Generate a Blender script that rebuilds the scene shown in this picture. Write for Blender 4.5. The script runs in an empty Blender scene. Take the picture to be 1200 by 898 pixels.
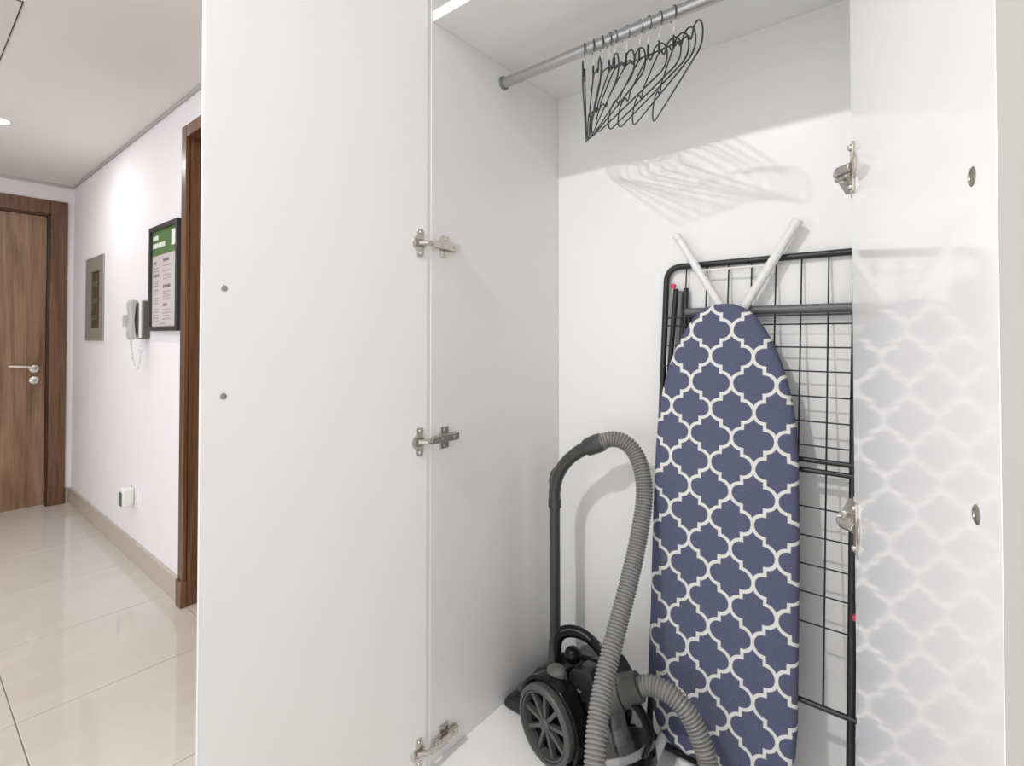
import bpy, math, random
from mathutils import Matrix, Vector
random.seed(7)
R = math.radians
scene = bpy.context.scene
COL = scene.collection

# ------------------------------------------------------------------ camera
cam_d = bpy.data.cameras.new('camera'); cam = bpy.data.objects.new('camera', cam_d); COL.objects.link(cam)
cam_d.sensor_width = 36.0; cam_d.lens = 602.0 / 1200.0 * 36.0
cam_d.shift_y = -0.05328; cam_d.clip_start = 0.02
cam.location = (0, 0, 1.22); cam.rotation_euler = (R(90.85), 0, R(39.5))
scene.camera = cam

# ------------------------------------------------------------------ world: soft even fill entering where unseen walls are left open
world = bpy.data.worlds.new('world'); scene.world = world; world.use_nodes = True
bg = world.node_tree.nodes['Background']
bg.inputs['Color'].default_value = (0.97, 0.98, 1.0, 1); bg.inputs['Strength'].default_value = 1.65

# ------------------------------------------------------------------ lamps (fixtures are built round these further down)
DOWNLIGHTS = [  # x, y, power, disc size
    (-0.75, -0.80, 38.0, 0.11),      # in the higher room ceiling in front of the wardrobe
    (-3.69, 0.345, 6.0, 0.06),       # hall, beyond the casing
    (-2.05, 0.345, 6.0, 0.06),        # hall, hidden by the wardrobe door
]
CEIL = 2.328; ROOM = 2.74
scene.view_settings.view_transform = 'Standard'
scene.view_settings.look = 'None'
scene.view_settings.exposure = -0.04
scene.view_settings.gamma = 1.0
scene.view_settings.use_curve_mapping = False

# ------------------------------------------------------------------ materials
def mat(name, color, rough=0.5, metal=0.0, spec=0.5, coat=0.0, trans=0.0, ior=1.5, bump=0.0, bscale=200.0, emit=None, estr=0.0, var=0.0, alpha=1.0):
    m = bpy.data.materials.new(name); m.use_nodes = True
    nt = m.node_tree; b = nt.nodes['Principled BSDF']
    b.inputs['Base Color'].default_value = (*color, 1); b.inputs['Roughness'].default_value = rough
    b.inputs['Metallic'].default_value = metal; b.inputs['Specular IOR Level'].default_value = spec
    b.inputs['Coat Weight'].default_value = coat; b.inputs['Transmission Weight'].default_value = trans
    b.inputs['IOR'].default_value = ior; b.inputs['Alpha'].default_value = alpha
    if emit:
        b.inputs['Emission Color'].default_value = (*emit, 1); b.inputs['Emission Strength'].default_value = estr
    tc = nt.nodes.new('ShaderNodeTexCoord')
    no = nt.nodes.new('ShaderNodeTexNoise'); no.inputs['Scale'].default_value = bscale; no.inputs['Detail'].default_value = 3
    nt.links.new(tc.outputs['Object'], no.inputs['Vector'])
    if bump:
        bp = nt.nodes.new('ShaderNodeBump'); bp.inputs['Strength'].default_value = bump; bp.inputs['Distance'].default_value = 0.002
        nt.links.new(no.outputs['Fac'], bp.inputs['Height']); nt.links.new(bp.outputs['Normal'], b.inputs['Normal'])
    if var:
        mx = nt.nodes.new('ShaderNodeMix'); mx.data_type = 'RGBA'
        mx.inputs[6].default_value = (*[c * (1 - var) for c in color], 1); mx.inputs[7].default_value = (*[min(1, c * (1 + var)) for c in color], 1)
        nt.links.new(no.outputs['Fac'], mx.inputs[0]); nt.links.new(mx.outputs[2], b.inputs['Base Color'])
    return m

def wood(name, c1, c2, c3, rough=0.32, grain=(14, 14, 0.8)):
    m = mat(name, c1, rough); nt = m.node_tree; b = nt.nodes['Principled BSDF']
    tc = nt.nodes.new('ShaderNodeTexCoord'); mp = nt.nodes.new('ShaderNodeMapping'); mp.inputs['Scale'].default_value = grain
    nt.links.new(tc.outputs['Object'], mp.inputs['Vector'])
    n1 = nt.nodes.new('ShaderNodeTexNoise'); n1.inputs['Scale'].default_value = 1.0; n1.inputs['Detail'].default_value = 5; n1.inputs['Distortion'].default_value = 1.65
    n2 = nt.nodes.new('ShaderNodeTexNoise'); n2.inputs['Scale'].default_value = 7.0; n2.inputs['Detail'].default_value = 6
    nt.links.new(mp.outputs['Vector'], n1.inputs['Vector']); nt.links.new(mp.outputs['Vector'], n2.inputs['Vector'])
    add = nt.nodes.new('ShaderNodeMath'); add.operation = 'MULTIPLY_ADD'; add.inputs[1].default_value = 0.45
    nt.links.new(n2.outputs['Fac'], add.inputs[0]); nt.links.new(n1.outputs['Fac'], add.inputs[2])
    cr = nt.nodes.new('ShaderNodeValToRGB'); e = cr.color_ramp.elements
    e[0].position = 0.48; e[0].color = (*c1, 1); e[1].position = 1.0; e[1].color = (*c3, 1)
    k = cr.color_ramp.elements.new(0.74); k.color = (*c2, 1)
    nt.links.new(add.outputs[0], cr.inputs['Fac']); nt.links.new(cr.outputs['Color'], b.inputs['Base Color'])
    return m

M = {}
M['laminate'] = mat('white_laminate', (0.87, 0.87, 0.862), 0.34, bump=0.015, bscale=350)
M['gloss'] = mat('white_gloss_laminate', (0.87, 0.87, 0.865), 0.07, ior=1.35)
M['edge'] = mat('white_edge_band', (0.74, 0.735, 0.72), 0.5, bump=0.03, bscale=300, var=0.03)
M['edge_shade'] = mat('shaded_edge_band', (0.50, 0.49, 0.47), 0.5, bump=0.03, bscale=300, var=0.03)  # near-camera shadow painted into the right door's edge colour
M['wall'] = mat('hall_wall_paint', (0.835, 0.812, 0.838), 0.75, bump=0.05, bscale=250)
M['ceiling'] = mat('ceiling_paint', (0.80, 0.775, 0.765), 0.85, bump=0.03, bscale=250)
M['skirting'] = mat('stone_skirting', (0.50, 0.44, 0.375), 0.3, var=0.06, bscale=14)
M['grout'] = mat('floor_grout', (0.24, 0.21, 0.18), 0.85, bump=0.1)
M['walnut'] = wood('walnut_leaf', (0.15, 0.078, 0.043), (0.27, 0.155, 0.09), (0.38, 0.235, 0.145))
M['walnut_dark'] = wood('walnut_frame', (0.085, 0.038, 0.018), (0.15, 0.072, 0.036), (0.23, 0.12, 0.065), 0.28, (26, 26, 1.2))
M['reveal_dark'] = wood('walnut_rebate', (0.04, 0.018, 0.01), (0.07, 0.032, 0.016), (0.1, 0.05, 0.026), 0.5)
M['nickel'] = mat('nickel', (0.60, 0.57, 0.51), 0.26, 1.0, var=0.08, bscale=90)
M['nickel_dark'] = mat('nickel_worn', (0.40, 0.375, 0.33), 0.34, 1.0, var=0.15, bscale=90)
M['satin'] = mat('satin_handle', (0.80, 0.77, 0.71), 0.3, 0.75)
M['rail'] = mat('rail_aluminium', (0.50, 0.50, 0.505), 0.3, 0.85, var=0.04, bscale=30)
M['cap_grey'] = mat('rail_cap', (0.25, 0.25, 0.25), 0.4, 0.3)
M['black_wire'] = mat('black_wire', (0.018, 0.018, 0.02), 0.42)
M['hook'] = mat('hook_chrome', (0.78, 0.78, 0.76), 0.25, 0.6)
M['hook_dark'] = mat('hook_chrome_dark', (0.13, 0.13, 0.13), 0.35, 0.6)  # same chrome as the stem, darkened where it doesn't mirror the white wall
M['black_tube'] = mat('black_powder_coat', (0.016, 0.016, 0.018), 0.36, bump=0.02)
M['grey_tube'] = mat('grey_bar', (0.13, 0.13, 0.14), 0.4)
M['red'] = mat('red_plastic', (0.62, 0.04, 0.07), 0.4)
M['white_metal'] = mat('white_enamel', (0.82, 0.82, 0.80), 0.3)
M['white_plastic'] = mat('white_plastic', (0.80, 0.80, 0.78), 0.35)
M['black_plastic'] = mat('black_plastic', (0.006, 0.006, 0.0065), 0.16, spec=0.2)
M['dark_plastic'] = mat('charcoal_plastic', (0.020, 0.020, 0.021), 0.28, spec=0.3)
M['mid_plastic'] = mat('grey_plastic', (0.078, 0.078, 0.076), 0.42, bump=0.04, bscale=500)
M['wand_plastic'] = mat('wand_plastic', (0.052, 0.052, 0.052), 0.3)
M['pale_plastic'] = mat('pale_grey_plastic', (0.20, 0.20, 0.192), 0.42)
M['band'] = mat('band_plastic', (0.33, 0.33, 0.33), 0.3)
M['hose'] = mat('hose_grey', (0.25, 0.247, 0.24), 0.27)
M['cup'] = mat('smoked_cup', (0.80, 0.80, 0.80), 0.05, trans=1.0, ior=1.42)
M['pedal'] = mat('pedal_grey', (0.10, 0.107, 0.098), 0.45)
M['poster_frame'] = mat('poster_frame_black', (0.035, 0.033, 0.033), 0.4)
M['poster_paper'] = mat('poster_paper', (0.62, 0.575, 0.59), 0.3)
M['poster_green'] = mat('poster_green', (0.105, 0.21, 0.075), 0.3)
M['ink'] = mat('poster_ink', (0.17, 0.15, 0.15), 0.5)
M['ink_pale'] = mat('poster_ink_pale', (0.40, 0.36, 0.36), 0.5)
M['white_ink'] = mat('poster_white_ink', (0.85, 0.88, 0.82), 0.5)
M['db_metal'] = mat('panel_metal', (0.36, 0.335, 0.31), 0.42, 0.35, var=0.05, bscale=20)
M['db_glass'] = mat('panel_window', (0.05, 0.042, 0.035), 0.12)
M['phone_grey'] = mat('phone_grey', (0.50, 0.50, 0.485), 0.4)
M['phone_dark'] = mat('phone_dark', (0.10, 0.10, 0.098), 0.45)
M['teal'] = mat('freshener_window', (0.05, 0.10, 0.10), 0.2)
M['gap'] = mat('panel_gap', (0.05, 0.045, 0.04), 0.9)
M['lens'] = mat('lamp_lens', (1, 1, 1), 0.4, emit=(1, 0.97, 0.93), estr=18.0)
M['cone_grey'] = mat('cyclone_grey', (0.24, 0.235, 0.225), 0.4)

def tile_material():
    m = mat('porcelain_tile', (0.56, 0.505, 0.44), 0.055); nt = m.node_tree; b = nt.nodes['Principled BSDF']
    tc = nt.nodes.new('ShaderNodeTexCoord'); mp = nt.nodes.new('ShaderNodeMapping'); mp.inputs['Scale'].default_value = (2.6, 0.9, 1)
    oi = nt.nodes.new('ShaderNodeObjectInfo'); ad = nt.nodes.new('ShaderNodeVectorMath'); ad.operation = 'ADD'
    nt.links.new(tc.outputs['Object'], ad.inputs[0]); nt.links.new(oi.outputs['Location'], ad.inputs[1])
    nt.links.new(ad.outputs['Vector'], mp.inputs['Vector'])
    n = nt.nodes.new('ShaderNodeTexNoise'); n.inputs['Scale'].default_value = 2.2; n.inputs['Detail'].default_value = 7; n.inputs['Distortion'].default_value = 1.5
    nt.links.new(mp.outputs['Vector'], n.inputs['Vector'])
    cr = nt.nodes.new('ShaderNodeValToRGB'); e = cr.color_ramp.elements
    e[0].position = 0.3; e[0].color = (0.585, 0.545, 0.49, 1); e[1].position = 0.7; e[1].color = (0.625, 0.587, 0.53, 1)
    nt.links.new(n.outputs['Fac'], cr.inputs['Fac']); nt.links.new(cr.outputs['Color'], b.inputs['Base Color'])
    return m
M['tile'] = tile_material()

def trellis_material(T, dn, a=0.0475, b=0.062, x0=-0.368, s0=0.064, hw=0.0036):
    """woven blue cover with a printed white ogee trellis, in the board's own coordinates"""
    m = mat('trellis_cover', (0.085, 0.10, 0.21), 0.85); nt = m.node_tree; bs = nt.nodes['Principled BSDF']
    bs.inputs['Specular IOR Level'].default_value = 0.15
    N, L = nt.nodes, nt.links
    def op(o, *ins, clamp=False):
        n = N.new('ShaderNodeMath'); n.operation = o; n.use_clamp = clamp
        for i, v in enumerate(ins):
            if isinstance(v, (int, float)): n.inputs[i].default_value = v
            else: L.new(v, n.inputs[i])
        return n.outputs[0]
    tc = N.new('ShaderNodeTexCoord'); sp = N.new('ShaderNodeSeparateXYZ'); L.new(tc.outputs['Object'], sp.inputs[0])
    s = op('ADD', op('MULTIPLY', op('SUBTRACT', sp.outputs['Y'], T[1]), dn[1]), op('MULTIPLY', op('SUBTRACT', sp.outputs['Z'], T[2]), dn[2]))
    x = op('SUBTRACT', sp.outputs['X'], op('MULTIPLY', s, 0.010))
    wn = N.new('ShaderNodeTexNoise'); wn.inputs['Scale'].default_value = 9; L.new(tc.outputs['Object'], wn.inputs['Vector'])
    wob = op('MULTIPLY', op('SUBTRACT', wn.outputs['Fac'], 0.5), 0.010)
    U = op('PINGPONG', op('DIVIDE', op('ADD', op('SUBTRACT', x, x0 - 20 * a), wob), a), 1.0)
    V = op('PINGPONG', op('DIVIDE', op('ADD', op('SUBTRACT', s, s0 - 20 * b), wob), b), 1.0)
    f = op('GREATER_THAN', U, 0.5); g = op('SUBTRACT', 1.0, op('MULTIPLY', f, 2.0))
    x1 = op('MULTIPLY', op('MULTIPLY_ADD', U, g, f), a); y1 = op('MULTIPLY', op('MULTIPLY_ADD', V, g, f), b)
    Rr = a / 2; k = 1.02
    dx = op('SUBTRACT', x1, Rr); dy = op('DIVIDE', y1, k)
    dist = op('ABSOLUTE', op('SUBTRACT', op('SQRT', op('ADD', op('MULTIPLY', dx, dx), op('MULTIPLY', dy, dy))), Rr))
    jog = op('MAXIMUM', op('ABSOLUTE', dx), op('SUBTRACT', op('ABSOLUTE', op('SUBTRACT', y1, b / 2)), b / 2 - k * Rr))
    d = op('MINIMUM', dist, jog)
    mask = op('SUBTRACT', 1.0, op('DIVIDE', op('SUBTRACT', d, hw - 0.0006), 0.0012, clamp=True))
    wv = N.new('ShaderNodeTexNoise'); wv.inputs['Scale'].default_value = 420; wv.inputs['Detail'].default_value = 2; L.new(tc.outputs['Object'], wv.inputs['Vector'])
    c1 = N.new('ShaderNodeMix'); c1.data_type = 'RGBA'; c1.inputs[6].default_value = (0.066, 0.074, 0.130, 1); c1.inputs[7].default_value = (0.145, 0.156, 0.235, 1)
    L.new(wv.outputs['Fac'], c1.inputs[0])
    c2 = N.new('ShaderNodeMix'); c2.data_type = 'RGBA'; c2.inputs[7].default_value = (0.74, 0.74, 0.70, 1)
    L.new(c1.outputs[2], c2.inputs[6]); L.new(mask, c2.inputs[0]); L.new(c2.outputs[2], bs.inputs['Base Color'])
    bn = N.new('ShaderNodeTexNoise'); bn.inputs['Scale'].default_value = 16; bn.inputs['Detail'].default_value = 3; L.new(tc.outputs['Object'], bn.inputs['Vector'])
    bp = N.new('ShaderNodeBump'); bp.inputs['Strength'].default_value = 0.25; bp.inputs['Distance'].default_value = 0.012
    L.new(bn.outputs['Fac'], bp.inputs['Height']); L.new(bp.outputs['Normal'], bs.inputs['Normal'])
    return m

# ------------------------------------------------------------------ mesh helpers
class MB:
    def __init__(s): s.v = []; s.f = []
    def add(s, vs, fs, mx=None):
        o = len(s.v)
        s.v += [tuple(mx @ Vector(p)) if mx else tuple(p) for p in vs]
        s.f += [tuple(i + o for i in f) for f in fs]; return s
    def box(s, lo, hi, mx=None):
        (a, b, c), (d, e, f) = lo, hi
        return s.add([(a, b, c), (d, b, c), (d, e, c), (a, e, c), (a, b, f), (d, b, f), (d, e, f), (a, e, f)],
                     [(0, 3, 2, 1), (4, 5, 6, 7), (0, 1, 5, 4), (1, 2, 6, 5), (2, 3, 7, 6), (3, 0, 4, 7)], mx)
    def prism(s, outline, t0, t1, mx=None):
        """outline of (p, q) extruded along the third axis; local order (p, t, q)"""
        n = len(outline)
        vs = [(p, t0, q) for p, q in outline] + [(p, t1, q) for p, q in outline]
        fs = [tuple(range(n)), tuple(reversed(range(n, 2 * n)))] + [((i + 1) % n, i, n + i, n + (i + 1) % n) for i in range(n)]
        return s.add(vs, fs, mx)
    def lathe(s, prof, n=32, mx=None, closed=False):
        """profile of (r, h) turned round the local Z axis"""
        vs = []; fs = []; m = len(prof)
        for i in range(n):
            a = 2 * math.pi * i / n
            vs += [(r * math.cos(a), r * math.sin(a), h) for r, h in prof]
        for i in range(n):
            j = (i + 1) % n
            for k in range(m if closed else m - 1):
                l = (k + 1) % m
                fs.append((i * m + k, j * m + k, j * m + l, i * m + l))
        if not closed:
            if prof[0][0] > 1e-6: fs.append(tuple(i * m for i in reversed(range(n))))
            if prof[-1][0] > 1e-6: fs.append(tuple(i * m + m - 1 for i in range(n)))
        return s.add(vs, fs, mx)
    def tube(s, path, rad, n=12, closed=False, mx=None, flat=1.0):
        P = [Vector(p) for p in path]; m = len(P)
        rs = rad if isinstance(rad, (list, tuple)) else [rad] * m
        T = []
        for i in range(m):
            if closed: t = P[(i + 1) % m] - P[i - 1]
            else: t = P[min(i + 1, m - 1)] - P[max(i - 1, 0)]
            T.append(t.normalized())
        up = Vector((0, 0, 1)) if abs(T[0].z) < 0.9 else Vector((0, 1, 0))
        nn = (up - T[0] * up.dot(T[0])).normalized(); vs = []; fs = []
        for i in range(m):
            nn = (nn - T[i] * nn.dot(T[i])).normalized(); bb = T[i].cross(nn)
            for k in range(n):
                a = 2 * math.pi * k / n
                vs.append(P[i] + (nn * math.cos(a) + bb * math.sin(a) * flat) * rs[i])
        for i in range(m if closed else m - 1):
            j = (i + 1) % m
            for k in range(n):
                l = (k + 1) % n
                fs.append((i * n + k, i * n + l, j * n + l, j * n + k))
        if not closed:
            fs.append(tuple(reversed(range(n)))); fs.append(tuple(range((m - 1) * n, m * n)))
        return s.add(vs, fs, mx)
    def mesh(s, name, smooth=True, angle=35):
        me = bpy.data.meshes.new(name); me.from_pydata(s.v, [], s.f); me.validate(); me.update()
        if smooth:
            me.shade_smooth()
            me.set_sharp_from_angle(angle=R(angle))
        return me
    def build(s, name, m, parent=None, bevel=0.0, local=False, angle=35, seg=2):
        return link(name, s.mesh(name, True, angle), m, parent, bevel, local, seg)

WM = {}
def wmat(o): return WM.get(o.name, Matrix.Identity(4))
def link(name, me, m, parent=None, bevel=0.0, local=False, seg=2):
    """mesh in world coordinates, or in its parent's when local"""
    o = bpy.data.objects.new(name, me); COL.objects.link(o)
    if m is not None and not me.materials: me.materials.append(M[m] if isinstance(m, str) else m)
    if parent is not None:
        o.parent = parent
        if local: WM[o.name] = wmat(parent)
        else: o.matrix_parent_inverse = wmat(parent).inverted()
    if bevel:
        b = o.modifiers.new('bevel', 'BEVEL'); b.width = bevel; b.segments = seg; b.limit_method = 'ANGLE'; b.angle_limit = R(40)
        b.harden_normals = False
    return o
def tag(o, label=None, cat=None, group=None, kind=None):
    if label: o['label'] = label
    if cat: o['category'] = cat
    if group: o['group'] = group
    if kind: o['kind'] = kind
    return o
def empty(name, loc, rz=0.0):
    o = bpy.data.objects.new(name, None); COL.objects.link(o); o.empty_display_size = 0.05
    o.location = loc; o.rotation_euler = (0, 0, rz)
    WM[o.name] = Matrix.Translation(loc) @ Matrix.Rotation(rz, 4, 'Z'); return o
def boxo(name, lo, hi, m, parent=None, bevel=0.0, local=False):
    return MB().box(lo, hi).build(name, m, parent, bevel, local)
def catmull(P, per=8, closed=False):
    P = [Vector(p) for p in P]; out = []; n = len(P)
    for i in range(n if closed else n - 1):
        if closed: p0, p1, p2, p3 = P[i - 1], P[i], P[(i + 1) % n], P[(i + 2) % n]
        else: p0, p1, p2, p3 = P[max(i - 1, 0)], P[i], P[i + 1], P[min(i + 2, n - 1)]
        for k in range(per):
            t = k / per
            out.append(0.5 * ((2 * p1) + (p2 - p0) * t + (2 * p0 - 5 * p1 + 4 * p2 - p3) * t * t + (3 * p1 - p0 - 3 * p2 + p3) * t ** 3))
    if not closed: out.append(P[-1])
    return out
def resample(P, step):
    out = [P[0]]; acc = 0.0
    for a, b in zip(P, P[1:]):
        d = (b - a).length
        while acc + d >= step:
            t = (step - acc) / d; a = a + (b - a) * t; out.append(a); d = (b - a).length; acc = 0.0
        acc += d
    return out
def rounded(pts, r, seg=6):
    """polyline with its inner corners rounded"""
    P = [Vector(p) for p in pts]; out = [P[0]]
    for i in range(1, len(P) - 1):
        a = (P[i - 1] - P[i]).normalized(); b = (P[i + 1] - P[i]).normalized()
        p, q = P[i] + a * r, P[i] + b * r
        for k in range(seg + 1):
            t = k / seg; out.append(p * (1 - t) ** 2 + P[i] * 2 * t * (1 - t) + q * t * t)
    out.append(P[-1]); return out
AXY = lambda c: Matrix.Translation(c) @ Matrix.Rotation(R(90), 4, 'X')     # lathe axis +Z -> -Y
AXX = lambda c: Matrix.Translation(c) @ Matrix.Rotation(R(90), 4, 'Y')     # lathe axis +Z -> +X

# ================================================================== SETTING
WY = 0.866; XE = -4.934; XL = -0.915; XR = -0.083; YF = 0.81; YB = 1.342; CF = 0.222; SH = 1.967
WLY = -0.50      # the hall's opposite wall
floor = tag(boxo('floor', (XE - 0.1, -2.6, -0.06), (1.9, YB + 0.05, -0.003), 'grout'), kind='structure')
tw = 0.5625; th = 0.600; g = 0.0016
tme = MB().box((-tw / 2 + g, -th / 2 + g, -0.008), (tw / 2 - g, th / 2 - g, 0.0)).mesh('floor_tile', False)
tme.materials.append(M['tile'])
for i in range(-5, 7):
    for j in range(-5, 2):
        cx = -2.245 + tw * (i + 0.5); cy = 0.268 + th * (j + 0.5)
        if cx + tw / 2 < XE - 0.1 or cx > 1.9 or cy - th / 2 > WY - 0.02: continue
        if cy < WLY - 0.1 and cx < -4.8: continue
        if j == 1 and cx > 0.3: continue
        t = link('tile', tme, None, floor); t.location = (cx, cy, 0)
        b = t.modifiers.new('bevel', 'BEVEL'); b.width = 0.0012; b.segments = 1

c = MB().box((XE - 0.1, -2.6, CEIL), (-1.5, 1.5, CEIL + 0.08)).box((-1.5, -2.6, ROOM), (1.9, 1.5, ROOM + 0.08)).box((-1.56, -2.6, CEIL + 0.08), (-1.5, 1.5, ROOM + 0.08))
ceiling = tag(c.build('ceiling', 'ceiling'), kind='structure')
# hall wall with the side door and the wardrobe niche
D2L, D2R, D2T = -2.615, -1.76, 2.125
w = MB()
w.box((XE - 0.1, WY, 0), (D2L - 0.012, WY + 0.1, CEIL)); w.box((D2L - 0.012, WY, D2T + 0.012), (D2R + 0.012, WY + 0.1, CEIL))
w.box((D2R + 0.012, WY, 0), (XL - 0.02, WY + 0.1, CEIL)); w.box((XR + 0.022, WY, 0), (1.9, WY + 0.1, ROOM)); w.box((-1.5, WY, CEIL), (XR + 0.022, WY + 0.1, ROOM))
tag(w.build('wall_right', 'wall'), kind='structure')
E1L, E1R, E1T = -0.20, 0.735, 2.10
w = MB()
w.box((XE - 0.1, WLY, 0), (XE, E1L - 0.01, CEIL)); w.box((XE - 0.1, E1R + 0.01, 0), (XE, WY, CEIL)); w.box((XE - 0.1, E1L - 0.01, E1T + 0.01), (XE, E1R + 0.01, CEIL))
tag(w.build('wall_end', 'wall'), kind='structure')
tag(boxo('wall_left', (XE - 0.1, WLY - 0.1, 0), (-4.45, WLY, CEIL), 'wall'), kind='structure')  # unseen stub, cut short so the world fill brightens the hall
tag(boxo('wall_light_block', (1.9, -2.6, 0), (2.0, WY + 0.1, ROOM), 'wall'), kind='structure')  # unseen wall added to keep side light off the left door
# skirting
tag(boxo('baseboard_right', (XE, WY - 0.014, 0), (D2L - 0.055, WY - 0.0005, 0.108), 'skirting', bevel=0.003), kind='structure')
tag(boxo('baseboard_end', (XE + 0.0005, E1R + 0.097, 0), (XE + 0.014, WY - 0.015, 0.108), 'skirting', bevel=0.003), kind='structure')
tag(boxo('baseboard_left', (XE, WLY + 0.0005, 0), (-4.46, WLY + 0.014, 0.108), 'skirting', bevel=0.003), kind='structure')
# shadow-gap trim where ceiling and wall meet
tag(boxo('trim_1', (XE + 0.012, WY - 0.010, CEIL - 0.017), (-1.52, WY - 0.0005, CEIL - 0.0005), mat('cornice_grey', (0.45, 0.42, 0.41), 0.7), bevel=0.004), kind='structure')
tag(boxo('trim_2', (XE + 0.0005, WLY, CEIL - 0.018), (XE + 0.012, WY - 0.001, CEIL - 0.0005), mat('cornice_pale', (0.55, 0.52, 0.51), 0.7), bevel=0.003), kind='structure')

# ---- entrance door at the end of the hall
d1 = tag(empty('door_1', (XE, 0.27, 0)), 'walnut entrance door with lever handle at the end of the hall', None, kind='structure')
MB().box((XE - 0.075, E1L + 0.013, 0.006), (XE - 0.032, E1R - 0.013, E1T - 0.013)).build('leaf', 'walnut', d1, 0.002)
for y0, y1 in ((E1R, E1R + 0.095), (E1L - 0.095, E1L)):
    MB().box((XE - 0.002, y0, 0.0), (XE + 0.018, y1, E1T + 0.10)).build('casing', 'walnut_dark', d1, 0.002)
    MB().box((XE - 0.001, y0 - 0.002, 0.0), (XE + 0.026, y1 + 0.002, 0.118)).build('plinth_block', 'walnut_dark', d1, 0.003)
MB().box((XE - 0.002, E1L, E1T), (XE + 0.017, E1R, E1T + 0.10)).build('casing_head', 'walnut_dark', d1, 0.002)
j = MB(); j.box((XE - 0.10, E1R - 0.011, 0), (XE + 0.002, E1R + 0.004, E1T)); j.box((XE - 0.10, E1L - 0.004, 0), (XE + 0.002, E1L + 0.011, E1T)); j.box((XE - 0.10, E1L, E1T - 0.011), (XE + 0.002, E1R, E1T + 0.004))
j.build('jamb', 'reveal_dark', d1)
rose = MB().lathe([(0.0, 0.0), (0.027, 0.0), (0.027, 0.006), (0.021, 0.010), (0.0, 0.010)], 28, AXX((XE - 0.032, 0.664, 0.985))).build('handle_rose', 'satin', d1)
MB().tube(rounded([(XE - 0.03, 0.664, 0.992), (XE + 0.022, 0.664, 0.994), (XE + 0.026, 0.60, 1.004), (XE + 0.024, 0.525, 1.010)], 0.016), [0.010] * 15 + [0.007], 12).build('lever', 'satin', rose)
cyl = MB().lathe([(0.0, 0.0), (0.027, 0.0), (0.027, 0.006), (0.021, 0.010), (0.0, 0.010)], 28, AXX((XE - 0.032, 0.664, 0.905))).build('lock_rose', 'satin', d1)
MB().lathe([(0.0, 0.0), (0.009, 0.0), (0.009, 0.012), (0.0, 0.012)], 16, AXX((XE - 0.024, 0.664, 0.905))).build('keyhole', 'nickel_dark', cyl)

# ---- side door in the hall wall
d2 = tag(empty('door_2', (-2.2, WY, 0)), 'dark walnut door casing in the hall wall, half hidden by the wardrobe door', None, kind='structure')
for x0, x1 in ((D2L - 0.055, D2L), (D2R, D2R + 0.055)):
    MB().box((x0, WY - 0.018, 0), (x1, WY + 0.003, D2T + 0.055)).build('casing', 'walnut_dark', d2, 0.002)
    MB().box((x0 - 0.004, WY - 0.026, 0), (x1 + 0.004, WY + 0.002, 0.118)).build('plinth_block', 'walnut_dark', d2, 0.003)
MB().box((D2L, WY - 0.017, D2T), (D2R, WY + 0.003, D2T + 0.055)).build('casing_head', 'walnut_dark', d2, 0.002)
for x0, x1 in ((D2L - 0.012, D2L), (D2R, D2R + 0.012)):
    MB().box((x0, WY - 0.002, 0), (x1, WY + 0.17, D2T + 0.012)).build('jamb', 'walnut_dark', d2)
MB().box((D2L, WY - 0.002, D2T), (D2R, WY + 0.17, D2T + 0.012)).build('jamb_head', 'walnut_dark', d2)
MB().box((D2L, WY + 0.055, 0), (D2L + 0.012, WY + 0.10, D2T)).build('door_stop', 'walnut_dark', d2)
MB().box((D2L + 0.003, WY + 0.102, 0.0015), (D2R - 0.003, WY + 0.146, D2T - 0.003)).build('leaf', 'walnut', d2, 0.002)
MB().box((D2L + 0.001, WY + 0.002, -0.003), (D2R - 0.001, WY + 0.17, 0.001)).build('threshold', 'tile', d2)
MB().box((D2L + 0.02, WY + 0.06, D2T - 0.05), (D2L + 0.24, WY + 0.10, D2T - 0.012)).build('door_closer', 'satin', d2, 0.004)

# ---- ceiling fixtures
def downlight(x, y, power, size, label):
    e = tag(empty('downlight', (x, y, CEIL if x < -1.5 else ROOM)), label, 'downlight')
    MB().lathe([(0.040, 0.0), (0.052, 0.0), (0.052, -0.004), (0.046, -0.007), (0.040, -0.005)], 36, closed=True).build('trim_ring', 'white_metal', e, local=True)
    MB().lathe([(0.0, -0.002), (0.0395, -0.002), (0.0395, -0.004), (0.0, -0.0045)], 32).build('lens', 'lens', e, local=True)
    ld = bpy.data.lights.new('lamp', 'AREA'); ld.shape = 'DISK'; ld.size = size; ld.energy = power; ld.color = (1.0, 0.985, 0.965)
    lo = bpy.data.objects.new('lamp', ld); COL.objects.link(lo); lo.parent = e; lo.location = (0, 0, -0.012)
downlight(*DOWNLIGHTS[0], 'recessed round downlight in the ceiling in front of the wardrobe')
downlight(*DOWNLIGHTS[1], 'bright recessed round downlight in the far hall ceiling')
downlight(*DOWNLIGHTS[2], 'recessed round downlight in the hall ceiling above the side door')
ap = tag(empty('access_panel', (-2.72, -0.04, CEIL)), 'square white access panel with dark edge gap in the hall ceiling', 'access panel')
ax0, ax1, ay0, ay1 = -3.10, -2.32, -0.33, 0.272
f = MB()
for lo, hi in (((ax0, ay1 - 0.003, CEIL - 0.0022), (ax1, ay1, CEIL)), ((ax0, ay0, CEIL - 0.0022), (ax1, ay0 + 0.003, CEIL)), ((ax0, ay0, CEIL - 0.0022), (ax0 + 0.003, ay1, CEIL)), ((ax1 - 0.003, ay0, CEIL - 0.0022), (ax1, ay1, CEIL))): f.box(lo, hi)
f.build('gap', 'gap', ap)
boxo('lid', (ax0 + 0.004, ay0 + 0.004, CEIL - 0.004), (ax1 - 0.004, ay1 - 0.004, CEIL + 0.001), mat('lid_paint', (0.74, 0.73, 0.70), 0.6), ap)

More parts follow.
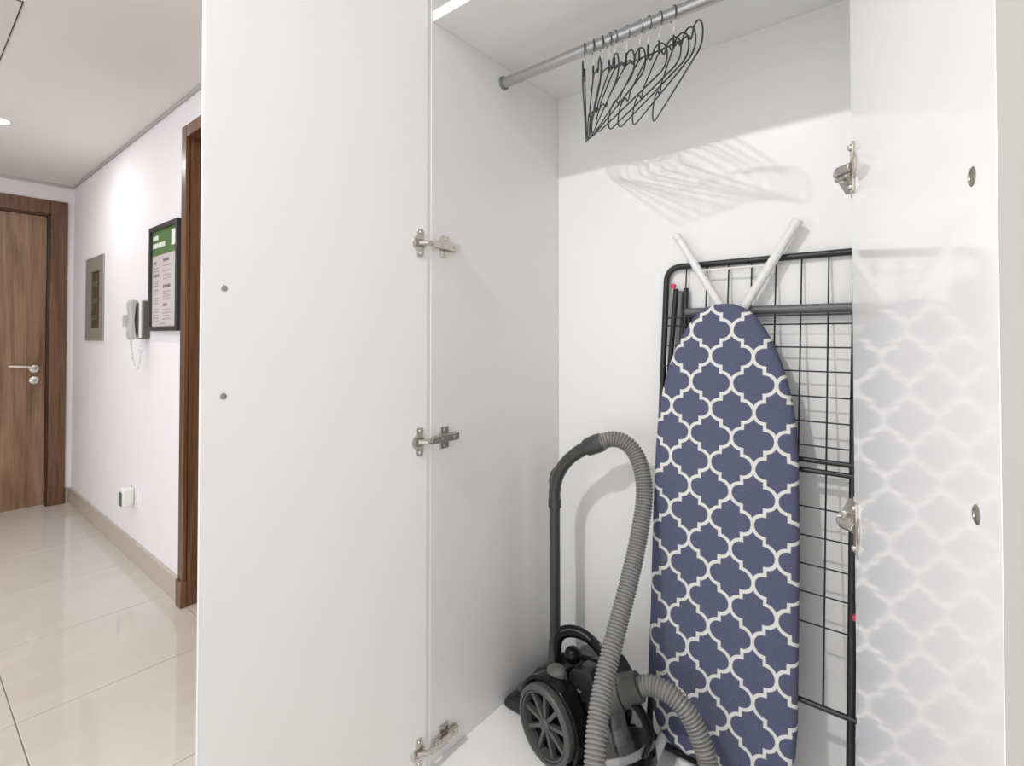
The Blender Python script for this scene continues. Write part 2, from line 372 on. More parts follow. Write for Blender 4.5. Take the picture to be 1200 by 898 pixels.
# ---- things on the hall wall
db = tag(empty('breaker_panel', (-4.28, WY, 1.19)), 'grey metal breaker panel with dark window set in the hall wall', 'breaker panel')
x0, x1, z0, z1 = -4.50, -4.055, 1.19, 1.742; a0, a1, b0, b1 = -4.375, -4.14, 1.275, 1.645
f = MB()
for lo, hi in (((x0, WY - 0.010, z0), (a0, WY, z1)), ((a1, WY - 0.010, z0), (x1, WY, z1)), ((a0, WY - 0.010, z0), (a1, WY, b0)), ((a0, WY - 0.010, b1), (a1, WY, z1))): f.box(lo, hi)
f.build('cover', 'db_metal', db)
boxo('window_pane', (a0, WY - 0.004, b0), (a1, WY - 0.001, b1), 'db_glass', db)
for k in range(3): boxo('breaker_row', (a0 + 0.05, WY - 0.0065, b0 + 0.05 + 0.11 * k), (a1 - 0.06, WY - 0.0042, b0 + 0.085 + 0.11 * k), mat('breaker_dark', (0.10, 0.09, 0.08), 0.4), db)
MB().lathe([(0, 0), (0.008, 0), (0.008, 0.006), (0, 0.006)], 14, AXY((x1 - 0.035, WY - 0.010, 1.455))).build('catch', 'nickel_dark', db)

sw = tag(empty('bell_switch', (-3.52, WY, 1.30)), 'small white square switch on the hall wall left of the intercom', 'switch')
boxo('plate', (-3.565, WY - 0.010, 1.262), (-3.475, WY, 1.352), 'white_plastic', sw, 0.003)
boxo('rocker', (-3.54, WY - 0.028, 1.275), (-3.50, WY - 0.009, 1.338), 'phone_grey', sw, 0.003)

ph = tag(empty('intercom_phone', (-3.2, WY, 1.2)), 'grey and white intercom handset on the hall wall beside the green poster', 'intercom')
PX = -3.205
boxo('base', (PX - 0.05, WY - 0.034, 1.205), (PX + 0.05, WY, 1.405), 'phone_dark', ph, 0.008)
boxo('face_plate', (PX - 0.047, WY - 0.047, 1.210), (PX + 0.047, WY - 0.033, 1.402), 'white_plastic', ph, 0.006)
boxo('cradle', (PX - 0.036, WY - 0.056, 1.222), (PX + 0.036, WY - 0.046, 1.392), 'phone_dark', ph, 0.003)
prof = [(0.052, 1.206), (0.076, 1.200), (0.086, 1.225), (0.082, 1.262), (0.078, 1.305), (0.082, 1.35), (0.086, 1.385), (0.074, 1.408), (0.052, 1.404), (0.058, 1.365), (0.062, 1.305), (0.058, 1.245)]
mx = Matrix(((0, 1, 0, 0), (-1, 0, 0, WY), (0, 0, 1, 0), (0, 0, 0, 1)))
MB().prism(prof, PX - 0.032, PX + 0.032, mx).build('handset', 'phone_grey', ph, 0.004)
coil = []
for i in range(170):
    t = i / 169; a = t * math.pi
    coil.append((PX - 0.005 - 0.035 * math.cos(a) + 0.004 * math.cos(i * 1.2), WY - 0.062 + 0.03 * t + 0.004 * math.sin(i * 1.2), 1.204 - 0.155 * math.sin(a) ** 0.8))
MB().tube(coil, 0.0045, 6).build('coiled_cord', 'white_plastic', ph)

po = tag(empty('framed_poster', (-2.95, WY, 1.24)), 'black framed poster with green heading on the hall wall', 'poster')
x0, x1, z0, z1 = -3.10, -2.695, 1.245, 1.768; fw = 0.022
f = MB()
f.box((x0, WY - 0.026, z0), (x1, WY, z0 + fw)).box((x0, WY - 0.026, z1 - fw), (x1, WY, z1)).box((x0, WY - 0.026, z0 + fw), (x0 + fw, WY, z1 - fw)).box((x1 - fw, WY - 0.026, z0 + fw), (x1, WY, z1 - fw))
f.build('frame', 'poster_frame', po)
sheet = boxo('sheet', (x0 + fw, WY - 0.015, z0 + fw), (x1 - fw, WY - 0.004, z1 - fw), 'poster_paper', po)
boxo('heading_band', (x0 + fw, WY - 0.0156, 1.622), (x1 - fw, WY - 0.0148, z1 - fw), 'poster_green', sheet)
boxo('heading_emblem', (-2.80, WY - 0.0163, 1.655), (-2.735, WY - 0.0157, 1.728), 'white_ink', sheet)
def marks(name, rows, m, yy):
    b = MB()
    for xa, xb, z, h in rows:
        x = xa
        while x < xb - 0.004:
            wl = min(random.uniform(0.014, 0.034), xb - x); b.box((x, yy, z), (x + wl, yy + 0.0006, z + h)); x += wl + 0.006
    b.build(name, m, sheet)['kind'] = 'stuff'
marks('heading_words', [(-3.065, -2.985, 1.70, 0.022), (-3.065, -2.885, 1.66, 0.024)], 'white_ink', WY - 0.0163)
marks('bold_lines', [(-3.055, -3.01, 1.578, .014), (-2.915, -2.83, 1.585, .014), (-3.055, -2.975, 1.515, .014), (-2.915, -2.81, 1.455, .016), (-2.915, -2.855, 1.366, .014)], 'ink', WY - 0.0157)
rows = [(-3.055, -2.98, z, .007) for z in (1.555, 1.54, 1.492, 1.48, 1.468, 1.445, 1.433, 1.405, 1.393, 1.38, 1.35, 1.337, 1.32, 1.305, 1.29)]
rows += [(-2.915, -2.81, z, .007) for z in (1.562, 1.535, 1.515, 1.497, 1.435, 1.422, 1.41, 1.397, 1.345, 1.33, 1.315, 1.30)] + [(-2.96, -2.87, 1.279, .006)]
marks('small_lines', rows, 'ink_pale', WY - 0.0157)

fr = tag(empty('plug_in_freshener', (-3.40, WY, 0.30)), 'small white plug-in air freshener low on the hall wall above the skirting', 'air freshener')
boxo('socket_plate', (-3.46, WY - 0.008, 0.285), (-3.345, WY, 0.40), 'white_plastic', fr, 0.003)
boxo('body', (-3.43, WY - 0.062, 0.298), (-3.36, WY - 0.007, 0.398), 'white_plastic', fr, 0.010)
boxo('window', (-3.422, WY - 0.0655, 0.305), (-3.371, WY - 0.0605, 0.378), 'teal', fr, 0.002)

# ================================================================== WARDROBE
wd = tag(empty('wardrobe', (-0.5, YF, 0)), 'tall white built-in wardrobe standing open with both doors swung out', 'wardrobe')
TOP = 2.30
boxo('side_panel', (XL - 0.018, YF, 0.0), (XL, YB, TOP), 'laminate', wd, 0.0006)
boxo('side_panel', (XR, YF, 0.0), (XR + 0.018, YB, TOP), 'laminate', wd, 0.0006)
boxo('back_panel', (XL - 0.018, YB, 0.0), (XR + 0.018, YB + 0.008, TOP), 'laminate', wd)
boxo('bottom_panel', (XL + 0.0003, YF + 0.001, CF - 0.022), (XR - 0.0003, YB - 0.0003, CF), 'laminate', wd, 0.0006)
boxo('top_panel', (XL + 0.0003, YF + 0.001, TOP - 0.018), (XR - 0.0003, YB - 0.0003, TOP), 'laminate', wd)
boxo('shelf', (XL + 0.0003, YF + 0.004, SH), (XR - 0.0003, YB - 0.0003, SH + 0.026), 'laminate', wd, 0.0006)
boxo('plinth', (XL + 0.0005, YF + 0.035, 0.0), (XR - 0.0005, YF + 0.053, CF - 0.0223), 'laminate', wd)
# clothes rail
RY, RZ = 1.072, 1.918
rail = MB().tube([(XL + 0.004, RY, RZ), (XR - 0.004, RY, RZ)], 0.0133, 28).build('clothes_rail', 'rail', wd)
for x, s in ((XL, 1), (XR, -1)):
    MB().lathe([(0.0, 0.0), (0.0185, 0.0), (0.0185, 0.004), (0.0165, 0.006), (0.0136, 0.006)], 28, Matrix.Translation((x, RY, RZ)) @ Matrix.Rotation(R(90) * s, 4, 'Y')).build('rail_socket', 'cap_grey', rail)

def hinge_mesh(side, ang):
    """cup plate on the door, arm, mounting plate on the cabinet side. Local frame: origin on the panel's inner front edge, +X into the cabinet, +Y back"""
    b = MB()
    # mounting plate (wings up and down) and arm on the side panel
    b.box((0.0, 0.028, -0.026), (0.0045, 0.054, -0.008)).box((0.0, 0.028, 0.008), (0.0045, 0.054, 0.026)).box((0.0, 0.026, -0.010), (0.007, 0.078, 0.010))
    b.box((0.006, 0.006, -0.0085), (0.0165, 0.078, 0.0085))
    b.box((0.010, -0.010, -0.0068), (0.020, 0.010, 0.0068))
    b.lathe([(0, 0), (0.0035, 0), (0.0035, 0.002), (0, 0.002)], 10, AXX((0.0165, 0.024, 0)))
    b.lathe([(0, 0), (0.0035, 0), (0.0035, 0.002), (0, 0.002)], 10, AXX((0.0165, 0.062, 0)))
    for z in (-0.018, 0.018): b.lathe([(0, 0), (0.0042, 0), (0.0042, 0.002), (0, 0.002)], 10, AXX((0.0045, 0.041, z)))
    # link arms to the cup
    dm = Matrix.Translation((0.0, -0.012, 0)) @ Matrix.Rotation(ang, 4, 'Z')   # door frame: +X along the door from its hinge edge, +Y out of its inner face
    p0 = Vector((0.015, -0.008, 0)); p1 = dm @ Vector((0.022, 0.002, 0))
    b.tube([p0, (p0 + p1) / 2 + Vector((0.006, 0, 0)), p1], 0.0065, 10)
    # cup plate on the door
    out = []
    for i in range(24):
        a = 2 * math.pi * i / 24; r = 0.0175
        out.append((0.022 + r * math.cos(a), r * math.sin(a)))
    b.prism(out, 0.0, 0.0022, dm)
    b.prism([(0.012, -0.032), (0.026, -0.032), (0.028, -0.026), (0.028, 0.026), (0.026, 0.032), (0.012, 0.032), (0.010, 0.026), (0.010, -0.026)], 0.0, 0.003, dm)
    for z in (-0.025, 0.025): b.add(*sphere((0.0195, 0.003, z), 0.0042), dm)
    return b
def sphere(c, r, n=10, m=6):
    vs = [(c[0], c[1], c[2] + r)]; fs = []
    for j in range(1, m):
        p = math.pi * j / m
        vs += [(c[0] + r * math.sin(p) * math.cos(2 * math.pi * i / n), c[1] + r * math.sin(p) * math.sin(2 * math.pi * i / n), c[2] + r * math.cos(p)) for i in range(n)]
    vs.append((c[0], c[1], c[2] - r)); last = len(vs) - 1
    for i in range(n):
        k = (i + 1) % n; fs.append((0, 1 + i, 1 + k)); fs.append((last, 1 + (m - 2) * n + k, 1 + (m - 2) * n + i))
        for j in range(m - 2): fs.append((1 + j * n + i, 1 + (j + 1) * n + i, 1 + (j + 1) * n + k, 1 + j * n + k))
    return vs, fs

def cup_mesh(ang):
    b = MB(); dm = Matrix.Translation((0.0, -0.012, 0)) @ Matrix.Rotation(ang, 4, 'Z')
    return b.box((0.014, 0.002, -0.010), (0.030, 0.0034, 0.010), dm)

def door_leaf(hx, ang_deg, mirror, width, name_m, label, screw_z, zh):
    """ang_deg: direction the leaf points, from +X, at the hinge; the inner face passes through (hx, YF-.012)"""
    e0 = Vector((hx, YF - 0.012, 0)); u = Vector((math.cos(R(ang_deg)), math.sin(R(ang_deg)), 0))
    # outward normal of the inner face
    nrm = Vector((-u.y, u.x, 0)) if not mirror else Vector((u.y, -u.x, 0))
    mx = Matrix(((u.x, nrm.x, 0, e0.x), (u.y, nrm.y, 0, e0.y), (0, 0, 1, 0), (0, 0, 0, 1)))
    b = MB().box((0, -0.018, 0.115), (width, 0, 2.295), mx)
    if mirror: b.f = [tuple(reversed(q)) for q in b.f]
    o = b.build('door', name_m, wd, 0.0008); o['label'] = label
    eb = MB().box((width, -0.0178, 0.1155), (width + 0.0008, -0.0002, 2.2945), mx)
    if mirror: eb.f = [tuple(reversed(q)) for q in eb.f]
    eb.build('edge_band', 'edge_shade' if mirror else 'edge', o)
    for z in screw_z:
        s = MB().lathe([(0.0, 0.0004), (0.0022, 0.0004), (0.0026, 0.0011), (0.0048, 0.0008), (0.0058, 0.0)], 18, mx @ Matrix.Translation((width - 0.034, 0, z)) @ Matrix.Rotation(R(-90), 4, 'X'))
        s.build('screw', 'nickel_dark', o)
    for z in zh:
        # world hinge frame
        hm = Matrix.Translation((hx, YF, z))
        if mirror: hm = hm @ Matrix.Scale(-1, 4, (1, 0, 0))
        la = math.atan2(u.y, u.x if not mirror else -u.x)
        hb = hinge_mesh(1, la); 
        MBx = MB().add(hb.v, hb.f, hm); MBx.build('hinge', 'nickel', o, 0.0007)
        cb = cup_mesh(la); MB().add(cb.v, cb.f, hm).build('hinge_cup', 'nickel_dark', o)
    return o
HZ = (1.435, 0.977, 0.270)
# left leaf points away from the wardrobe (-y, slightly -x); its inner face looks towards +x
door_leaf(XL, 180 + 80, False, 0.455, 'laminate', 'left wardrobe door, satin white inside', (1.306, 1.112), HZ)
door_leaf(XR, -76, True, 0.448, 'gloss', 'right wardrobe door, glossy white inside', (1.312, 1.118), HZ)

# ================================================================== HANGERS
def hanger_meshes():
    half = [(0, -0.075), (0.012, -0.0765), (0.035, -0.083), (0.060, -0.092), (0.090, -0.102), (0.101, -0.108), (0.108, -0.118), (0.115, -0.121), (0.122, -0.115), (0.130, -0.107), (0.150, -0.108), (0.168, -0.120), (0.177, -0.138), (0.175, -0.156), (0.160, -0.166), (0.12, -0.168)]
    pts = [(x, 0, z) for x, z in half] + [(-x, 0, z) for x, z in reversed(half[1:])]
    body = MB().tube(catmull(pts, 4, True), 0.0017, 8, True).mesh('hanger_body'); body.materials.append(M['black_wire'])
    neck = MB().tube([(0, 0, -0.047), (0, 0, -0.0755)], 0.0024, 8).mesh('hanger_neck'); neck.materials.append(M['black_wire'])
    c = -0.0035; r = 0.0185; hk = [(0, 0, -0.056), (0, 0, -0.040), (0.004, 0, -0.030), (0.0135, 0, -0.0195)]
    for i in range(17):
        a = R(-35 + 14.5 * i); hk.append((r * math.cos(a), 0, c + r * math.sin(a)))
    hook = MB().tube(catmull(hk[3:], 3), 0.0017, 8).mesh('hanger_hook'); hook.materials.append(M['hook_dark'])
    stem = MB().tube(catmull(hk[:4], 4), 0.0013, 8).mesh('hanger_stem'); stem.materials.append(M['hook'])
    return body, neck, hook, stem
hb, hn, hh, hst = hanger_meshes()
ORD = ['leftmost of the ten black wire hangers on the rail', 'second black wire hanger from the left end of the rail', 'third black wire hanger from the left end of the rail', 'fourth black wire hanger from the left on the rail', 'fifth black wire hanger from the left, halfway along the row', 'sixth black wire hanger from the left, halfway along the row', 'fourth black wire hanger from the right of the row', 'third black wire hanger from the right of the row', 'second black wire hanger from the right of the row', 'rightmost of the ten black wire hangers on the rail']
HX = (-0.654, -0.630, -0.607, -0.587, -0.573, -0.543, -0.511, -0.490, -0.464, -0.431)
HA = (-60, -54.5, -49.5, -45, -42, -37, -38.5, -40.5, -45, -51.5)
for x, a, lb in zip(HX, HA, ORD):
    e = tag(empty('wire_hanger', (x, RY, RZ), R(a)), lb, 'hanger', 'black wire hangers on the wardrobe rail')
    link('body', hb, None, e, local=True); link('neck', hn, None, e, local=True); link('hook', hh, None, e, local=True); link('stem', hst, None, e, local=True)

# ================================================================== DRYING RACK (folded, leaning on the back panel)
RB, RT = Vector((0, 1.207, CF + 0.008)), Vector((0, 1.331, 1.404))
def rk(x, z, off=0.0):
    """point in the plane of the leaning rack, off metres proud of it"""
    t = (z - RB.z) / (RT.z - RB.z); return (x, RB.y + (RT.y - RB.y) * t - off, z)
rack = tag(empty('drying_rack', (-0.342, 1.228, CF)), 'folded black wire clothes drying rack leaning behind the ironing board', 'drying rack')
xl, xr = -0.556, -0.104
MB().tube(rounded([rk(-0.35, RT.z), rk(xl, RT.z), rk(xl, RB.z), rk(-0.102, RB.z), rk(-0.102, RT.z), rk(-0.349, RT.z)], 0.040, 7), 0.0078, 14).build('outer_frame', 'black_tube', rack)
# inner folded leg loop, a little proud of the frame
for (xa, za), xb, xc, m_, r_ in (((-0.530, 1.345), -0.543, -0.54, 'black_tube', 0.0066), ((-0.517, 1.338), -0.522, -0.52, 'grey_tube', 0.0066), ((-0.503, 1.345), -0.502, -0.50, 'black_tube', 0.0066), ((-0.492, 1.27), -0.483, -0.49, 'black_tube', 0.0055)):
    MB().tube(rounded([rk(xa, za, -0.002), rk(xb, 1.05, -0.004), rk(xc, 0.50, -0.004)], 0.02), r_, 12).build('folded_leg', m_, rack)
MB().tube([rk(-0.1295, RT.z - 0.006), rk(-0.134, 1.05), rk(-0.1385, RB.z + 0.006)], 0.0078, 14).build('inner_upright', 'black_tube', rack)
wg = 0.0535
for k in range(1, 8):
    x = -0.128 - wg * k
    MB().tube([rk(x, RT.z), rk(x - 0.004, 0.457)], 0.0019, 6).build('wire', 'black_wire', rack)
for z in (1.247, 1.195, 1.142, 1.087, 1.033, 0.981, 0.851, 0.791, 0.732, 0.675, 0.614):
    MB().tube([rk(xl, z, 0.004), rk(xr, z, 0.004)], 0.0017, 6).build('wire', 'black_wire', rack)
MB().tube([rk(-0.50, 1.282, 0.0), rk(xr, 1.282, 0.0)], 0.0105, 12).build('cross_bar', 'grey_tube', rack)
MB().tube([rk(xl, 1.268, 0.003), rk(xr, 1.268, 0.003)], 0.002, 8).build('wire', 'black_wire', rack)
for z in (0.950, 0.928, 0.457):
    MB().tube([rk(xl, z, 0.004), rk(xr, z, 0.004)], 0.0056, 12).build('cross_bar', 'black_tube', rack)
for x, z in ((-0.532, 1.352), (-0.1285, 0.655)):
    MB().lathe([(0, 0), (0.0062, 0), (0.0062, 0.010), (0, 0.012)], 14, AXY(rk(x, z, 0.006))).build('joint_cap', 'red', rack)

# ================================================================== IRONING BOARD
BT = Vector((-0.390, 1.264, 1.298)); BD = Vector((0, -0.078, -1.048)).normalized(); BN = Vector((0, BD.z, -BD.y))
M['trellis'] = trellis_material(BT, BD)
board = tag(empty('ironing_board', (-0.393, 1.2, CF)), 'ironing board in blue and white trellis cover standing against the drying rack', 'ironing board')
half = [(0.0, 0.0), (0.002, 0.022), (0.008, 0.040), (0.018, 0.056), (0.034, 0.072), (0.060, 0.090), (0.092, 0.107), (0.13, 0.1225), (0.175, 0.1365), (0.225, 0.148), (0.28, 0.1555), (0.36, 0.160), (0.5, 0.1625), (0.7, 0.1625), (0.9, 0.161), (0.955, 0.157), (0.99, 0.149), (1.015, 0.138), (1.035, 0.120), (1.046, 0.100), (1.052, 0.07), (1.054, 0.0)]
outl = [(s, w_) for s, w_ in half] + [(s, -w_) for s, w_ in reversed(half[1:-1])]
def bpt(s, w_, t): return BT + BD * s + Vector((w_, 0, 0)) + BN * t
cen = [(min(max(s, 0.10), 0.95), 0.0) for s, _ in outl]
rings = [(0.030, 0.0070), (0.014, 0.0060), (0.005, 0.0025), (0.0, -0.004), (0.0, -0.016), (0.003, -0.023), (0.016, -0.026)]
vs = []; fs = []; n = len(outl)
for ins, t in rings:
    for (s, w_), (cs, cw) in zip(outl, cen):
        d = Vector((cs - s, cw - w_)); k = ins / d.length if d.length > 1e-6 else 0
        vs.append(bpt(s + d.x * k, w_ + d.y * k, t))
for r_ in range(len(rings) - 1):
    for i in range(n):
        k = (i + 1) % n; fs.append((r_ * n + i, r_ * n + k, (r_ + 1) * n + k, (r_ + 1) * n + i))
fs.append(tuple(reversed(range(n)))); fs.append(tuple((len(rings) - 1) * n + i for i in range(n)))
b = MB().add(vs, fs); b.f = [tuple(reversed(q)) for q in b.f]
b.build('padded_cover', 'trellis', board, angle=60)
def leg_tube(p, q, r=0.0096):
    b = MB().tube([p, q], r, 16); return b
lg = leg_tube((-0.285, 1.290, 1.09), (-0.518, 1.311, 1.478)); l1 = lg.build('leg', 'white_metal', board)
MB().tube([(-0.5145, 1.3107, 1.472), (-0.5225, 1.3114, 1.485)], 0.0108, 16).build('end_cap', 'white_plastic', l1)
l2 = leg_tube((-0.470, 1.290, 1.09), (-0.243, 1.311, 1.476), 0.0106).build('leg', 'white_metal', board)
MB().tube([(-0.249, 1.3105, 1.466), (-0.238, 1.3115, 1.485)], 0.0120, 16).build('end_cap', 'white_plastic', l2)
MB().tube([(-0.462, 1.306, 1.386), (-0.292, 1.306, 1.386)], 0.0026, 8).build('leg_brace', 'white_metal', board)
MB().tube([(-0.500, 1.226, 0.330), (-0.510, 1.20, 0.268), (-0.515, 1.135, 0.236)], 0.0115, 16).build('foot', 'white_metal', board)
MB().tube([(-0.300, 1.226, 0.330), (-0.300, 1.20, 0.268), (-0.300, 1.135, 0.236)], 0.0115, 16).build('foot', 'white_metal', board)
MB().tube([(-0.470, 1.168, 0.2345), (-0.330, 1.168, 0.2345)], 0.0115, 16).build('foot_bar', 'white_metal', board)

# ================================================================== VACUUM CLEANER
VO = (-0.717, 0.985, CF); VA = R(-11.2)
vac = tag(empty('vacuum_cleaner', VO, VA), 'black bagless vacuum cleaner with clear dust cup on the wardrobe floor', 'vacuum cleaner')
B = lambda b, name, m, par=vac, bev=0.0, ang=35: b.build(name, m, par, bev, True, ang)
def circ(cx, cz, r, a0, a1, n): return [(cx + r * math.cos(R(a0 + (a1 - a0) * i / n)), cz + r * math.sin(R(a0 + (a1 - a0) * i / n))) for i in range(n + 1)]
WC = (0.0, 0.086)
# central body between the wheels
body = [(-0.088, 0.035), (-0.100, 0.075), (-0.098, 0.125), (-0.080, 0.160), (-0.045, 0.178), (0.010, 0.180), (0.052, 0.168), (0.066, 0.120), (0.072, 0.060), (0.150, 0.030), (0.150, 0.014), (-0.060, 0.014)]
bo = B(MB().prism(body, 0.045, 0.175), 'body', 'black_plastic', bev=0.008)
# wheel guards: arched covers over the wheels, near and far
for y0, y1, nm in ((0.012, 0.052, 'wheel_guard'), (0.168, 0.208, 'wheel_guard')):
    o = circ(*WC, 0.100, -28, 205, 40) + circ(*WC, 0.0895, 205, -28, 40)
    B(MB().prism(o, y0, y1), nm, 'black_plastic', bev=0.003)
    B(MB().prism([(0.090, 0.040), (0.106, 0.050), (0.112, 0.016), (-0.02, 0.012), (-0.01, 0.003), (0.108, 0.004)], y0 + 0.004, y1), 'guard_skirt', 'dark_plastic', bev=0.003)
slots = MB()
for i in range(9):
    a = -6 - 3.6 * i; rr = 0.1005
    slots.box((-0.0015, 0.020, -0.0008), (0.0015, 0.044, 0.0008), Matrix.Translation((WC[0] + rr * math.cos(R(a)), 0, WC[1] + rr * math.sin(R(a)))) @ Matrix.Rotation(R(-a), 4, 'Y'))
B(slots, 'guard_slots', 'dark_plastic')
# wheels
for yy, s in ((0.0, 1), (0.22, -1)):
    mxw = Matrix.Translation((WC[0], yy, WC[1])) @ Matrix.Rotation(R(90) * s, 4, 'X')
    rim = [(0.068, -0.004), (0.0695, 0.002), (0.0725, 0.002), (0.0730, -0.0015), (0.0745, -0.0015), (0.075, 0.004), (0.082, 0.004), (0.0858, 0.0), (0.0862, -0.030), (0.078, -0.034), (0.068, -0.020)]
    wh = B(MB().lathe(rim, 56, mxw, True), 'wheel', 'mid_plastic')
    B(MB().lathe([(0.0, -0.020), (0.0685, -0.020), (0.0685, -0.024), (0.0, -0.024)], 40, mxw), 'wheel_disc', 'black_plastic', wh)
    sp = MB()
    for k in range(9): sp.box((0.012, -0.0042, -0.017), (0.0690, 0.0042, -0.004), mxw @ Matrix.Rotation(R(40 * k + 12), 4, 'Z'))
    B(sp, 'spokes', 'mid_plastic', wh, 0.001)
    B(MB().lathe([(0.0, 0.003), (0.012, 0.002), (0.016, -0.002), (0.016, -0.015), (0.0, -0.015)], 28, mxw), 'hub', 'mid_plastic', wh)
# pedal on the near guard
B(MB().lathe([(0.0, 0.016), (0.018, 0.015), (0.026, 0.010), (0.028, 0.0), (0.028, -0.012), (0, -0.012)], 32, Matrix.Translation((-0.008, 0.052, 0.182)) @ Matrix.Rotation(R(14), 4, 'X') @ Matrix.Rotation(R(-8), 4, 'Y') @ Matrix.Diagonal((1, 0.75, 1, 1))), 'pedal', 'pedal')
B(MB().lathe([(0.0, 0.016), (0.018, 0.015), (0.026, 0.010), (0.028, 0.0), (0.028, -0.012), (0, -0.012)], 32, Matrix.Translation((-0.008, 0.170, 0.182)) @ Matrix.Diagonal((1, 0.75, 1, 1))), 'pedal', 'pedal')
# stepped filter housing behind the cup
B(MB().prism([(0.030, 0.10), (0.018, 0.188), (0.030, 0.205), (0.082, 0.222), (0.098, 0.20), (0.095, 0.10)], 0.065, 0.155), 'filter_housing', 'dark_plastic', bev=0.004)
st = MB()
for z in (0.135, 0.165): st.box((0.0205, 0.062, z), (0.060, 0.158, z + 0.003))
B(st, 'housing_seams', 'pale_plastic')
B(MB().add(*sphere((-0.006, 0.105, 0.206), 0.021, 20, 12)), 'release_knob', 'black_plastic')
B(MB().tube([(-0.006, 0.105, 0.206), (0.040, 0.105, 0.222), (0.070, 0.108, 0.226)], 0.004, 8), 'latch_rod', 'black_plastic')
# carrying handle
hp = catmull([(-0.062, 0.11, 0.160), (-0.066, 0.11, 0.205), (-0.052, 0.11, 0.236), (-0.020, 0.11, 0.257), (0.022, 0.11, 0.268), (0.064, 0.11, 0.262), (0.096, 0.11, 0.243), (0.118, 0.11, 0.215), (0.122, 0.11, 0.19)], 8)
B(MB().tube(hp, 0.0078, 14, flat=1.9), 'carry_handle', 'black_plastic')
hr = catmull([(-0.045, 0.11, 0.2475), (-0.018, 0.11, 0.264), (0.022, 0.11, 0.275), (0.055, 0.11, 0.271)], 8)
B(MB().tube(hr, 0.003, 8, flat=3.4), 'handle_grip', 'mid_plastic')
B(MB().prism([(0.092, 0.205), (0.100, 0.250), (0.122, 0.246), (0.146, 0.222), (0.140, 0.200)], 0.095, 0.150), 'vent_head', 'dark_plastic', bev=0.003)
vn = MB()
for i in range(4): vn.box((0.112, 0.0938, 0.210 + 0.008 * i), (0.132, 0.0955, 0.214 + 0.008 * i))
B(vn, 'vent_slots', 'pale_plastic')
# dust cup, tilted forward
cm = Matrix.Translation((0.160, 0.108, 0.030)) @ Matrix.Rotation(R(-25), 4, 'Y')
cupo = B(MB().lathe([(0.066, 0.046), (0.072, 0.050), (0.071, 0.100), (0.066, 0.146), (0.060, 0.154), (0.056, 0.152), (0.0635, 0.143), (0.0685, 0.098), (0.0695, 0.052), (0.066, 0.050)], 48, cm, True), 'dust_cup', 'cup')
B(MB().lathe([(0.066, 0.040), (0.076, 0.038), (0.0775, 0.045), (0.076, 0.052), (0.0725, 0.053), (0.066, 0.046)], 48, cm, True), 'cup_band', 'band', cupo)
B(MB().lathe([(0.0, -0.010), (0.058, -0.008), (0.070, 0.004), (0.075, 0.026), (0.076, 0.038), (0.0, 0.041)], 48, cm), 'cup_base', 'black_plastic', cupo)
B(MB().lathe([(0.0, 0.044), (0.016, 0.044), (0.026, 0.085), (0.034, 0.120), (0.034, 0.150), (0.0, 0.150)], 32, cm), 'cyclone_cone', 'cone_grey', cupo)
B(MB().lathe([(0.0, 0.162), (0.052, 0.160), (0.060, 0.156), (0.060, 0.150), (0.0, 0.150)], 48, cm), 'cup_lid', 'dark_plastic', cupo)
B(MB().lathe([(0.0, 0.042), (0.066, 0.042), (0.060, 0.047), (0.03, 0.050), (0.0, 0.050)], 40, cm), 'collected_dust', mat('dust', (0.10, 0.097, 0.09), 0.95, bump=0.5, bscale=120, var=0.25), cupo)
B(MB().tube(catmull([(0.176, 0.10, 0.198), (0.203, 0.10, 0.184), (0.222, 0.10, 0.158), (0.226, 0.10, 0.135), (0.212, 0.10, 0.098)], 6), 0.006, 10, flat=1.9), 'cup_latch', 'black_plastic')
# inlet elbow and swivel cuff
B(MB().tube(catmull([(0.118, 0.082, 0.130), (0.121, 0.084, 0.160), (0.130, 0.089, 0.184), (0.146, 0.099, 0.199), (0.158, 0.107, 0.206)], 6), [0.037] * 12 + [0.036] * 6 + [0.0345] * 7, 26), 'inlet_elbow', 'mid_plastic')
B(MB().tube([(0.152, 0.103, 0.202), (0.1535, 0.104, 0.203), (0.157, 0.106, 0.205), (0.183, 0.122, 0.221), (0.1835, 0.1223, 0.2213)], [0.030, 0.0345, 0.035, 0.030, 0.021], 28), 'swivel_cuff', 'mid_plastic')
B(MB().add(*sphere((0.137, 0.058, 0.176), 0.003)), 'elbow_rivet', 'black_plastic')
B(MB().tube([(0.149, 0.1012, 0.2005), (0.1515, 0.1027, 0.2017)], 0.0352, 28), 'cuff_seam', 'black_plastic')

# hose: its two visible runs are one continuous tube that loops along the wardrobe floor
hp = [(-0.701, 1.210, 0.932), (-0.666, 1.219, 0.947), (-0.632, 1.227, 0.943), (-0.601, 1.228, 0.918), (-0.577, 1.216, 0.879), (-0.561, 1.197, 0.830), (-0.554, 1.166, 0.773), (-0.550, 1.125, 0.710), (-0.545, 1.072, 0.647), (-0.541, 1.012, 0.579), (-0.534, 0.954, 0.520), (-0.523, 0.906, 0.473), (-0.508, 0.866, 0.429), (-0.494, 0.842, 0.385),
      (-0.470, 0.832, 0.320), (-0.435, 0.852, 0.263), (-0.395, 0.905, 0.247), (-0.365, 0.975, 0.252), (-0.355, 1.040, 0.285), (-0.367, 1.076, 0.338), (-0.380, 1.084, 0.369), (-0.399, 1.087, 0.402), (-0.423, 1.085, 0.431), (-0.454, 1.082, 0.448), (-0.486, 1.079, 0.450), (-0.510, 1.072, 0.444), (-0.524, 1.067, 0.437)]
pp = resample(catmull(hp, 14), 0.00185)
rad = []
for i in range(len(pp)):
    k = i % 4; rad.append((0.0217, 0.0208, 0.0172, 0.0200)[k])
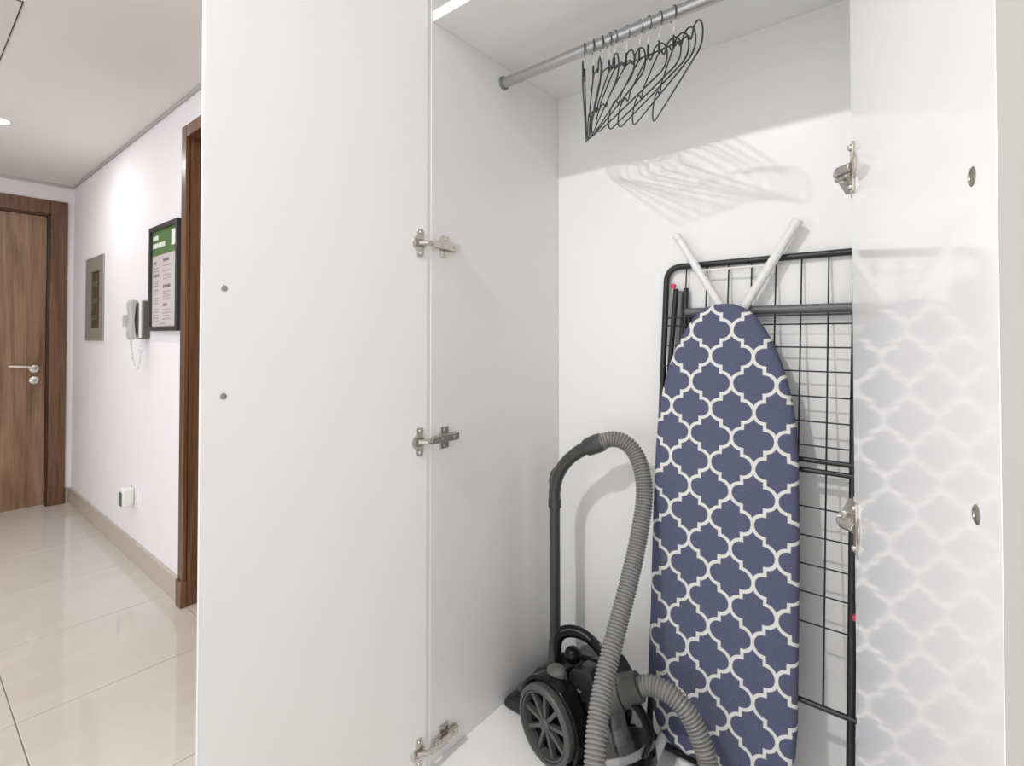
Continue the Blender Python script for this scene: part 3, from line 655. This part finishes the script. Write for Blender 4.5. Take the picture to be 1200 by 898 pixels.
B2 = lambda b, name, m, par=vac, bev=0.0: b.build(name, m, par, bev)
B2(MB().tube(pp, rad, 18), 'hose', 'hose')
# hose handle (bent), collar, wand, floor head
bend = catmull([(-0.833, 1.200, 0.745), (-0.833, 1.200, 0.784), (-0.822, 1.2005, 0.829), (-0.793, 1.202, 0.872), (-0.757, 1.205, 0.903), (-0.722, 1.208, 0.924), (-0.708, 1.209, 0.929)], 8)
hd = B2(MB().tube(bend, [0.0168] * 10 + [0.0172] * 20 + [0.018] * (len(bend) - 30), 20), 'hose_handle', 'wand_plastic')
B2(MB().tube([(-0.834, 1.187, 0.793), (-0.833, 1.185, 0.812), (-0.827, 1.185, 0.838), (-0.817, 1.188, 0.856)], [0.005, 0.0085, 0.0085, 0.005], 12), 'suction_slider', 'mid_plastic', hd)
B2(MB().tube([(-0.733, 1.207, 0.917), (-0.731, 1.207, 0.918), (-0.722, 1.208, 0.923), (-0.700, 1.210, 0.933), (-0.688, 1.213, 0.938), (-0.686, 1.2133, 0.939)], [0.019, 0.0235, 0.0245, 0.0255, 0.024, 0.020], 26), 'hose_collar', 'wand_plastic', hd)
wn = B2(MB().tube([(-0.832, 1.2, 0.325), (-0.833, 1.2, 0.752)], 0.0152, 22), 'wand', 'wand_plastic')
B2(MB().tube([(-0.833, 1.2, 0.738), (-0.833, 1.2, 0.760)], 0.0182, 22), 'wand_collar', 'wand_plastic', wn)
B2(MB().tube([(-0.836, 1.2, 0.262), (-0.834, 1.2, 0.30), (-0.832, 1.2, 0.362)], [0.022, 0.020, 0.0185], 20), 'wand_socket', 'mid_plastic', wn)
nz = [(-0.906, 0.224), (-0.908, 0.238), (-0.895, 0.254), (-0.86, 0.264), (-0.828, 0.262), (-0.812, 0.244), (-0.812, 0.224)]
fh = B2(MB().prism(nz, 1.062, 1.326), 'floor_head', 'dark_plastic', bev=0.008)
for y0, y1 in ((1.09, 1.17), (1.23, 1.30)): B2(MB().box((-0.885, y0, 0.260), (-0.85, y1, 0.272)), 'floor_head_cover', 'mid_plastic', fh, 0.003)
B2(MB().tube([(-0.86, 1.165, 0.262), (-0.86, 1.235, 0.262)], 0.024, 22), 'swivel_joint', 'dark_plastic', fh)
